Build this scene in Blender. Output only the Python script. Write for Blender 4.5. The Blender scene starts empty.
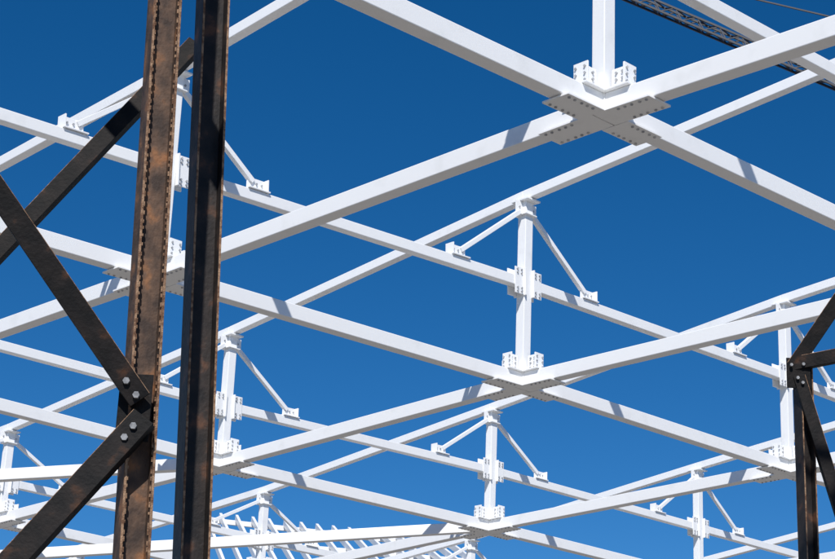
import bpy, bmesh, math, random
from mathutils import Vector, Matrix
random.seed(4)
# bay grid (metres): roof is gently domed, so node heights vary
S=8.0; ZC=10.094; BY=0.9321
DX=[-0.0017,0,-0.0022,0.0118,0.0250,0]; DY=[0.0019,0,-0.0056,-0.0010,0.0032,0]
Z=[int(v) for v in "-28 -23 5 40 72 101 -19 0 14 34 51 67 -33 -7 16 19 27 33 -19 -2 -8 0 0 -2 -5 -10 -22 -33 -35 -39 7 -17 -38 -57 -69 -78 281 283 284 285 284 284 236 244 258 259 257 254 180 195 212 225 220 214 133 130 141 158 160 164 103 103 107 113 118 121 82 83 83 84 85 86 511 516 521 522 521 519 453 460 485 485 479 475 394 393 410 425 424 422 341 344 334 339 355 358 283 277 264 272 284 291 231 228 226 227 231 234".split()]
K=[1,0,-1,-2,-3,-4]; I=[-1,0,1,2,3,4]
def node(k,i,l):
    a=K.index(k); b=I.index(i)
    z=Z[a*6+b]/1000.0
    if l: z+=Z[36*l+a*6+b]/1000.0
    return Vector(((k+DX[a])*S,(i*BY+DY[b])*S,z*S+ZC))
V=Vector
def frame(d,upv=Vector((0,0,1))):
    d=d.normalized()
    s=d.cross(upv)
    if s.length<1e-4: s=Vector((1,0,0))
    s.normalize(); u=s.cross(d).normalized()
    return d,s,u
class MB:
    def __init__(self): self.bm=bmesh.new()
    def prism(self,a,d,s,u,L,prof):
        bm=self.bm
        v0=[bm.verts.new(a+s*x+u*z) for x,z in prof]
        v1=[bm.verts.new(a+d*L+s*x+u*z) for x,z in prof]
        n=len(prof)
        bm.faces.new(v0); bm.faces.new(list(reversed(v1)))
        for i in range(n):
            j=(i+1)%n
            bm.faces.new([v0[j],v0[i],v1[i],v1[j]])
    def bar(self,a,b,w,h,upv=Vector((0,0,1)),e0=0,e1=0,os=0,ou=0):
        d,s,u=frame(b-a,upv); L=(b-a).length-e0-e1
        self.prism(a+d*e0+s*os+u*ou,d,s,u,L,[(-w/2,-h/2),(w/2,-h/2),(w/2,h/2),(-w/2,h/2)])
    def box(self,c,d,s,u,l,w,h):
        self.prism(c-d*(l/2),d,s,u,l,[(-w/2,-h/2),(w/2,-h/2),(w/2,h/2),(-w/2,h/2)])
    def bolt(self,c,n,r=0.018,h=0.018):
        d,s,u=frame(n,Vector((0,0,1)) if abs(n.normalized().z)<0.9 else Vector((1,0,0)))
        self.prism(c,d,s,u,h,[(r*math.cos(t*math.pi/3),r*math.sin(t*math.pi/3)) for t in range(6)])
    def obj(self,name,mat,parent=None,bevel=0):
        me=bpy.data.meshes.new(name); bmesh.ops.recalc_face_normals(self.bm,faces=self.bm.faces[:])
        self.bm.to_mesh(me); self.bm.free()
        o=bpy.data.objects.new(name,me); bpy.context.collection.objects.link(o)
        me.materials.append(mat)
        if parent: o.parent=parent
        if bevel:
            m=o.modifiers.new("bevel",'BEVEL'); m.width=bevel; m.segments=2; m.limit_method='ANGLE'
        return o
def empty(name):
    o=bpy.data.objects.new(name,None); bpy.context.collection.objects.link(o); return o
def mat(name,c1,c2,scale,rough,bump=0.1,detail=6,lo=0.4,hi=0.65,c3=None,stretch=(1,1,1),spec=0.5):
    m=bpy.data.materials.new(name); m.use_nodes=True; nt=m.node_tree; N=nt.nodes; L=nt.links
    b=N["Principled BSDF"]; b.inputs["Roughness"].default_value=rough; b.inputs["Specular IOR Level"].default_value=spec
    tc=N.new("ShaderNodeTexCoord"); mp=N.new("ShaderNodeMapping"); mp.inputs["Scale"].default_value=stretch
    L.new(tc.outputs["Object"],mp.inputs["Vector"])
    n=N.new("ShaderNodeTexNoise"); n.inputs["Scale"].default_value=scale; n.inputs["Detail"].default_value=detail
    L.new(mp.outputs[0],n.inputs["Vector"])
    cr=N.new("ShaderNodeValToRGB"); e=cr.color_ramp.elements
    e[0].position=lo; e[0].color=(*c1,1); e[1].position=hi; e[1].color=(*c2,1)
    if c3: x=cr.color_ramp.elements.new(min(hi+0.12,0.98)); x.color=(*c3,1)
    L.new(n.outputs["Fac"],cr.inputs["Fac"]); L.new(cr.outputs["Color"],b.inputs["Base Color"])
    n2=N.new("ShaderNodeTexNoise"); n2.inputs["Scale"].default_value=scale*6; n2.inputs["Detail"].default_value=4
    L.new(mp.outputs[0],n2.inputs["Vector"])
    bp=N.new("ShaderNodeBump"); bp.inputs["Strength"].default_value=bump; bp.inputs["Distance"].default_value=0.01
    L.new(n2.outputs["Fac"],bp.inputs["Height"]); L.new(bp.outputs["Normal"],b.inputs["Normal"])
    return m
white=mat("white_paint",(0.80,0.80,0.79),(0.87,0.87,0.865),2.6,0.35,0.02,12,0.25,0.42)
white2=mat("bolt_paint",(0.30,0.31,0.33),(0.55,0.55,0.55),9.0,0.5,0.05)
rust=mat("rusty_steel",(0.05,0.034,0.027),(0.125,0.075,0.050),7.0,0.75,0.6,14,0.36,0.56,(0.26,0.12,0.055),(1,1,0.8),0.3)
dark=mat("dark_mill_steel",(0.006,0.0055,0.0055),(0.014,0.011,0.010),6.0,0.65,0.4,14,0.42,0.62,(0.06,0.028,0.015),(1,1,1),0.15)
edge=mat("rust_edge",(0.14,0.065,0.032),(0.36,0.22,0.13),24.0,0.85,0.9,8,0.4,0.6)
boltm=mat("galvanised_bolt",(0.16,0.16,0.16),(0.34,0.34,0.34),20,0.4,0.1)
cranem=mat("crane_blue_paint",(0.004,0.006,0.012),(0.01,0.014,0.03),3,0.5,0.1)
gm=mat("dirt_ground",(0.17,0.155,0.135),(0.29,0.265,0.23),0.2,0.95,0.4,10)
roof=empty("white_steel_roof_frame")
bb=MB(); mm=MB(); tt=MB(); ps=MB(); br=MB(); pl=MB(); bo=MB()
BW,BH=0.195,0.225; MW,MH=0.155,0.175; TW,TH=0.155,0.17; PW=0.18
X=Vector((1,0,0));Y=Vector((0,1,0));ZZ=Vector((0,0,1))
for k in K:
    for i in I:
        n0,n1,n2=node(k,i,0),node(k,i,1),node(k,i,2)
        if k>-4: bb.bar(n0,node(k-1,i,0),BW,BH,e0=0.1,e1=0.1); tt.bar(n2,node(k-1,i,2),TW,TH,e0=-0.003)
        if i<4: bb.bar(n0,node(k,i+1,0),BW,BH,e0=0.1,e1=0.1); mm.bar(n1,node(k,i+1,1),MW,MH,e0=0.09,e1=0.09)
        ps.box((n0+n2)/2+Vector((0,0,0.02)),ZZ,X,Y,(n2-n0).length-0.16,PW,PW)
        bb.box(n0,ZZ,X,Y,BH+0.03,BW+0.03,BW+0.03)
        def dirs(l,axis):
            out=[]
            for s in (1,-1):
                kk2,ii2=(k+s,i) if axis=='A' else (k,i+s)
                if kk2 in K and ii2 in I: out.append((node(kk2,ii2,l)-node(k,i,l)).normalized())
            return out
        for ax in 'AB':
            for d in dirs(0,ax):
                d,s,u=frame(d)
                off=0.0 if ax=='A' else -0.004
                st=0.012 if ax=='A' else 0.195
                L=0.78-st
                pl.box(n0+d*(st+L/2)-u*(BH/2+0.02-off),d,s,u,L,0.37,0.024)
                for a in (0.33,0.42,0.51,0.62,0.71):
                    for b in (-0.135,0.135):
                        bo.bolt(n0+d*a+s*b-u*(BH/2+0.032-off),-u,0.017,0.014)
                pl.box(n0+d*(0.12+0.16)+u*(BH/2+0.012),d,s,u,0.36,0.30,0.02)
                c=n0+d*(PW/2+0.15)+u*(BH/2+0.02+0.14)
                pl.box(c,d,s,u,0.24,0.02,0.28)
                pl.box(c+d*0.12,d,s,u,0.022,0.2,0.28)
                for a in (-0.05,0.04):
                    for b in (-0.08,0.0,0.08):
                        for sg in (1,-1): bo.bolt(c+d*a+u*b+s*sg*0.01,s*sg,0.018,0.018)
                for a in (-0.065,0.065):
                    for b in (-0.08,0.0,0.08): bo.bolt(c+d*0.131+s*a+u*b,d,0.016,0.016)
        for d in dirs(1,'B'):
            d,s,u=frame(d)
            for sg in (1,-1):
                pl.box(n1+d*(PW/2+0.13)+s*sg*(MW/2+0.009),d,s,u,0.2,0.018,0.46)
                for a in (-0.05,0.05):
                    for b in (-0.19,-0.13,0.13,0.19):
                        bo.bolt(n1+d*(PW/2+0.13+a)+u*b+s*sg*(MW/2+0.018),s*sg,0.018,0.018)
            pl.box(n1+d*(PW/2+0.012),d,s,u,0.024,0.28,0.48)
            f=n1+d*1.55+u*(MH/2+0.13)
            t=n2+Vector((0,0,-0.28))+d*(PW/2+0.02)
            br.bar(t,f,0.08,0.08,e0=0.06,e1=0.02)
            g=n1+d*1.6+u*(MH/2+0.1)
            pl.box(g,d,s,u,0.34,0.02,0.2)
            pl.box(g-u*0.085,d,s,u,0.40,0.22,0.022)
            pl.box(g+d*0.17,d,s,u,0.02,0.18,0.22)
            for a in (-0.1,0.0,0.1):
                for sg in (1,-1): bo.bolt(g+d*a+u*0.02+s*sg*0.01,s*sg,0.018,0.018)
            pl.box(t+d*0.02+Vector((0,0,0.03)),d,s,u,0.24,0.022,0.26)
            for b in (-0.05,0.05):
                bo.bolt(t+d*0.06+u*b+s*0.011,s,0.018,0.016); bo.bolt(t+d*0.06+u*b-s*0.011,-s,0.018,0.016)
        pl.box(n2-Vector((0,0,TH/2+0.02)),ZZ,X,Y,0.03,0.38,0.32)
        pl.box(n2-Vector((0,0,TH/2+0.28)),ZZ,X,Y,0.02,0.28,0.28)
# diagonal chords at the roof edge
bb.bar(node(-2,2,0),V((-23.754,7.49,9.114)),BW,BH,e0=0.12)
bb.bar(node(-2,1,0),V((-22.692,2.566,9.604)),BW,BH,e0=0.12)
bb.obj("bottom_chords",white,roof,0.01); mm.obj("middle_chords",white,roof,0.01); tt.obj("top_chords",white,roof,0.01)
ps.obj("posts",white,roof,0.01); br.obj("knee_braces",white,roof,0.006); pl.obj("gusset_plates",white,roof,0.003); bo.obj("bolts",white2,roof)
# far sloped roof
far=empty("sloped_purlin_roof"); m=MB()
a0,a1_=V((-37.673,23.543,14.75)),V((-32.296,29.753,14.25)); b0,b1_=V((-29.083,18.307,10.5)),V((-23.622,24.237,10.7))
nr=16
for j in range(nr):
    t=j/(nr-1); m.bar(a0.lerp(a1_,t),b0.lerp(b1_,t),0.09,0.2)
for t in (0,0.3,0.62,1):
    m.bar(a0.lerp(b0,t),a1_.lerp(b1_,t),0.12,0.16,ou=-0.19)
m.obj("purlins_and_rafters",white,far)
# rusty shoring towers
toc=V((-0.7254,0.6883,0)).normalized(); side=Vector((toc.y,-toc.x,0)); ux=(side*0.9+toc*0.35).normalized()
def hsec(mb,me,a,b,w,h,t,upv,ticks=False):
    d,s,u=frame(b-a,upv); L=(b-a).length
    for sg in (1,-1):
        mb.box((a+b)/2+u*sg*(h/2-t/2),d,s,u,L,w,t)
        for q in (1,-1): me.box((a+b)/2+u*sg*(h/2-t/2)+s*q*(w/2+0.001),d,s,u,L-0.002,0.004,t-0.004)
        if ticks:
            z=0.5
            while z<L-0.3:
                me.box(a+d*(z+random.uniform(-.012,.012))+u*sg*(h/2-t-0.004)-s*(w/2-0.012),d,s,u,random.uniform(.015,.04),0.012,random.uniform(.006,.012))
                z+=0.06
    mb.box((a+b)/2,d,s,u,L-0.002,t*0.7,h-2*t)
def angle(mb,a,b,leg,t,upv,me=None):
    d,s,u=frame(b-a,upv)
    mb.prism(a-s*leg/2,d,s,u,(b-a).length,[(0,0),(leg,0),(leg,t),(t,t),(t,leg*0.7),(0,leg*0.7)])
    if me: me.box((a+b)/2+s*(leg/2+0.001)+u*t/2,d,s,u,(b-a).length-0.01,0.004,t-0.004)
def line(A,B,z0,z1):
    A=V(A);B=V(B); D=(B-A)/(B.z-A.z)
    return A+D*(z0-A.z),A+D*(z1-A.z)
tw=empty("rusty_steel_tower"); a1=MB();a2=MB();a3=MB();a4=MB();a5=MB()
hsec(a1,a2,*line((1.949,-6.973,3.818),(1.879,-7.074,7.88),0,14),0.20,0.205,0.02,ux,True)
hsec(a5,a2,*line((0.893,-5.702,4.143),(0.782,-5.853,8.765),0,14),0.24,0.225,0.02,ux)
hsec(a1,a2,V((0.9,-8.8,0)),V((0.9,-8.8,14)),0.20,0.205,0.02,ux)
hsec(a5,a2,V((-0.9,-7.6,0)),V((-0.9,-7.6,14)),0.24,0.225,0.02,ux)
angle(a3,V((1.0,-9.058,7.60)),V((2.092,-7.117,4.832)),0.15,0.018,toc,a2)
angle(a3,V((1.279,-8.474,2.523)),V((2.112,-7.088,4.726)),0.165,0.018,toc,a2)
angle(a3,V((-0.981,-7.628,5.228)),V((0.23,-5.592,8.676)),0.14,0.016,toc,a2)
gd,gs,gu=frame(toc,ZZ)
a3.box(V((2.03,-7.12,4.80))+toc*0.035,gd,gs,gu,0.012,0.22,0.46)
for P in ((2.04,-7.20,4.95),(2.08,-7.14,4.86),(2.08,-7.14,4.65),(2.05,-7.18,4.57)): a4.bolt(V(P)+toc*0.02,-toc,0.024,0.045)
dark2=mat("mill_steel",(0.012,0.010,0.010),(0.030,0.022,0.019),5.0,0.6,0.4,14,0.4,0.58,(0.12,0.055,0.03),(1,1,1),0.35)
a1.obj("front_columns",rust,tw,0.003);a2.obj("flange_edges",edge,tw);a3.obj("braces",dark,tw,0.003);a4.obj("bolts",boltm,tw);a5.obj("back_columns",dark2,tw,0.003)
tw2=empty("rusty_steel_tower"); a1=MB();a2=MB();a3=MB();a4=MB()
hsec(a1,a2,V((3.39,-1.41,0)),V((3.39,-1.41,6.24)),0.12,0.12,0.014,ux)
hsec(a1,a2,V((3.89,-1.09,0)),V((3.89,-1.09,9)),0.13,0.13,0.014,ux)
angle(a3,V((3.38,-1.54,6.14)),V((4.09,-1.09,7.37)),0.12,0.014,toc,a2)
angle(a3,V((3.38,-1.54,6.18)),V((4.05,-1.11,6.32)),0.11,0.014,toc,a2)
angle(a3,V((3.42,-1.51,6.08)),V((3.90,-1.20,3.90)),0.10,0.014,toc,a2)
a3.box(V((3.41,-1.50,6.10)),gd,gs,gu,0.012,0.2,0.26)
for dx,dz in ((-.05,.06),(.05,.07),(0,-.05),(.04,-.09)): a4.bolt(V((3.41,-1.52,6.10))+side*dx+ZZ*dz-toc*0.01,-toc,0.014,0.02)
a1.obj("columns",dark2,tw2,0.003);a2.obj("flange_edges",edge,tw2);a3.obj("braces",dark,tw2,0.003);a4.obj("bolts",boltm,tw2)
# crane boom
cr=empty("crane_boom"); m=MB()
A=V((-61.48,68.20,63.36));B=V((-40.87,82.73,49.72)); d,s,u=frame(B-A); A=A-d*20; B=B+d*15; L=(B-A).length; n=int(L/0.8); w=0.30
for su in (-1,1):
    for sv in (-1,1): m.bar(A,B,0.13,0.13,os=su*w,ou=sv*w)
for j in range(n):
    t0=A+d*(L*j/n);t1=A+d*(L*(j+1)/n);f=1 if j%2 else -1
    for sv in (-1,1):
        m.bar(t0+s*w*sv+u*w*f,t1+s*w*sv-u*w*f,0.07,0.07)
        m.bar(t0+u*w*sv+s*w*f,t1+u*w*sv-s*w*f,0.07,0.07)
m.obj("lattice_boom",cranem,cr)
m=MB(); m.bar(V((-53.33,72.32,60.70)),V((-39.85,81.01,55.05)),0.09,0.09); m.obj("pendant_cable",cranem,cr)
me=bpy.data.meshes.new("ground"); q=3000
me.from_pydata([(-q,-q,0),(q,-q,0),(q,q,0),(-q,q,0)],[],[(0,1,2,3)]); g=bpy.data.objects.new("ground",me); bpy.context.collection.objects.link(g); me.materials.append(gm)
# sun and sky
sd=Vector((0.67,-0.74,0)).normalized(); el=math.radians(48)
sv=Vector((sd.x*math.cos(el),sd.y*math.cos(el),math.sin(el)))
sl=bpy.data.lights.new("sun",'SUN'); sl.energy=5.0; sl.angle=math.radians(0.5); sl.color=(1,0.97,0.93)
so=bpy.data.objects.new("sun",sl); bpy.context.collection.objects.link(so); so.rotation_euler=sv.to_track_quat('Z','Y').to_euler()
w=bpy.data.worlds.new("World"); bpy.context.scene.world=w; w.use_nodes=True; nt=w.node_tree
sk=nt.nodes.new("ShaderNodeTexSky"); sk.sky_type='NISHITA'; sk.sun_disc=False; sk.sun_elevation=el
sk.sun_rotation=math.atan2(sd.x,sd.y); sk.altitude=1800; sk.air_density=0.8; sk.dust_density=0.0; sk.ozone_density=3.5
hs=nt.nodes.new("ShaderNodeHueSaturation"); hs.inputs["Saturation"].default_value=1.33; hs.inputs["Value"].default_value=1.05
nt.links.new(sk.outputs[0],hs.inputs["Color"])
nt.links.new(hs.outputs[0],nt.nodes["Background"].inputs[0]); nt.nodes["Background"].inputs[1].default_value=0.1
# camera at eye height, pitched up
cd=bpy.data.cameras.new("camera"); cd.sensor_width=36; cd.lens=79.17; cd.clip_end=10000; cd.clip_start=0.1
co=bpy.data.objects.new("camera",cd); bpy.context.collection.objects.link(co)
y,p,r=-0.8117,0.3420,0.0409
f3=Vector((math.sin(y)*math.cos(p),math.cos(y)*math.cos(p),math.sin(p)))
rt=Vector((math.cos(y),-math.sin(y),0)); up=rt.cross(f3)
R=rt*math.cos(r)+up*math.sin(r); U=-rt*math.sin(r)+up*math.cos(r)
M=Matrix((R,U,-f3)).transposed().to_4x4(); M.translation=Vector((11.786,-13.846,1.600)); co.matrix_world=M
sc=bpy.context.scene; sc.camera=co; sc.view_settings.view_transform='Standard'; sc.view_settings.look='None'; sc.view_settings.exposure=0
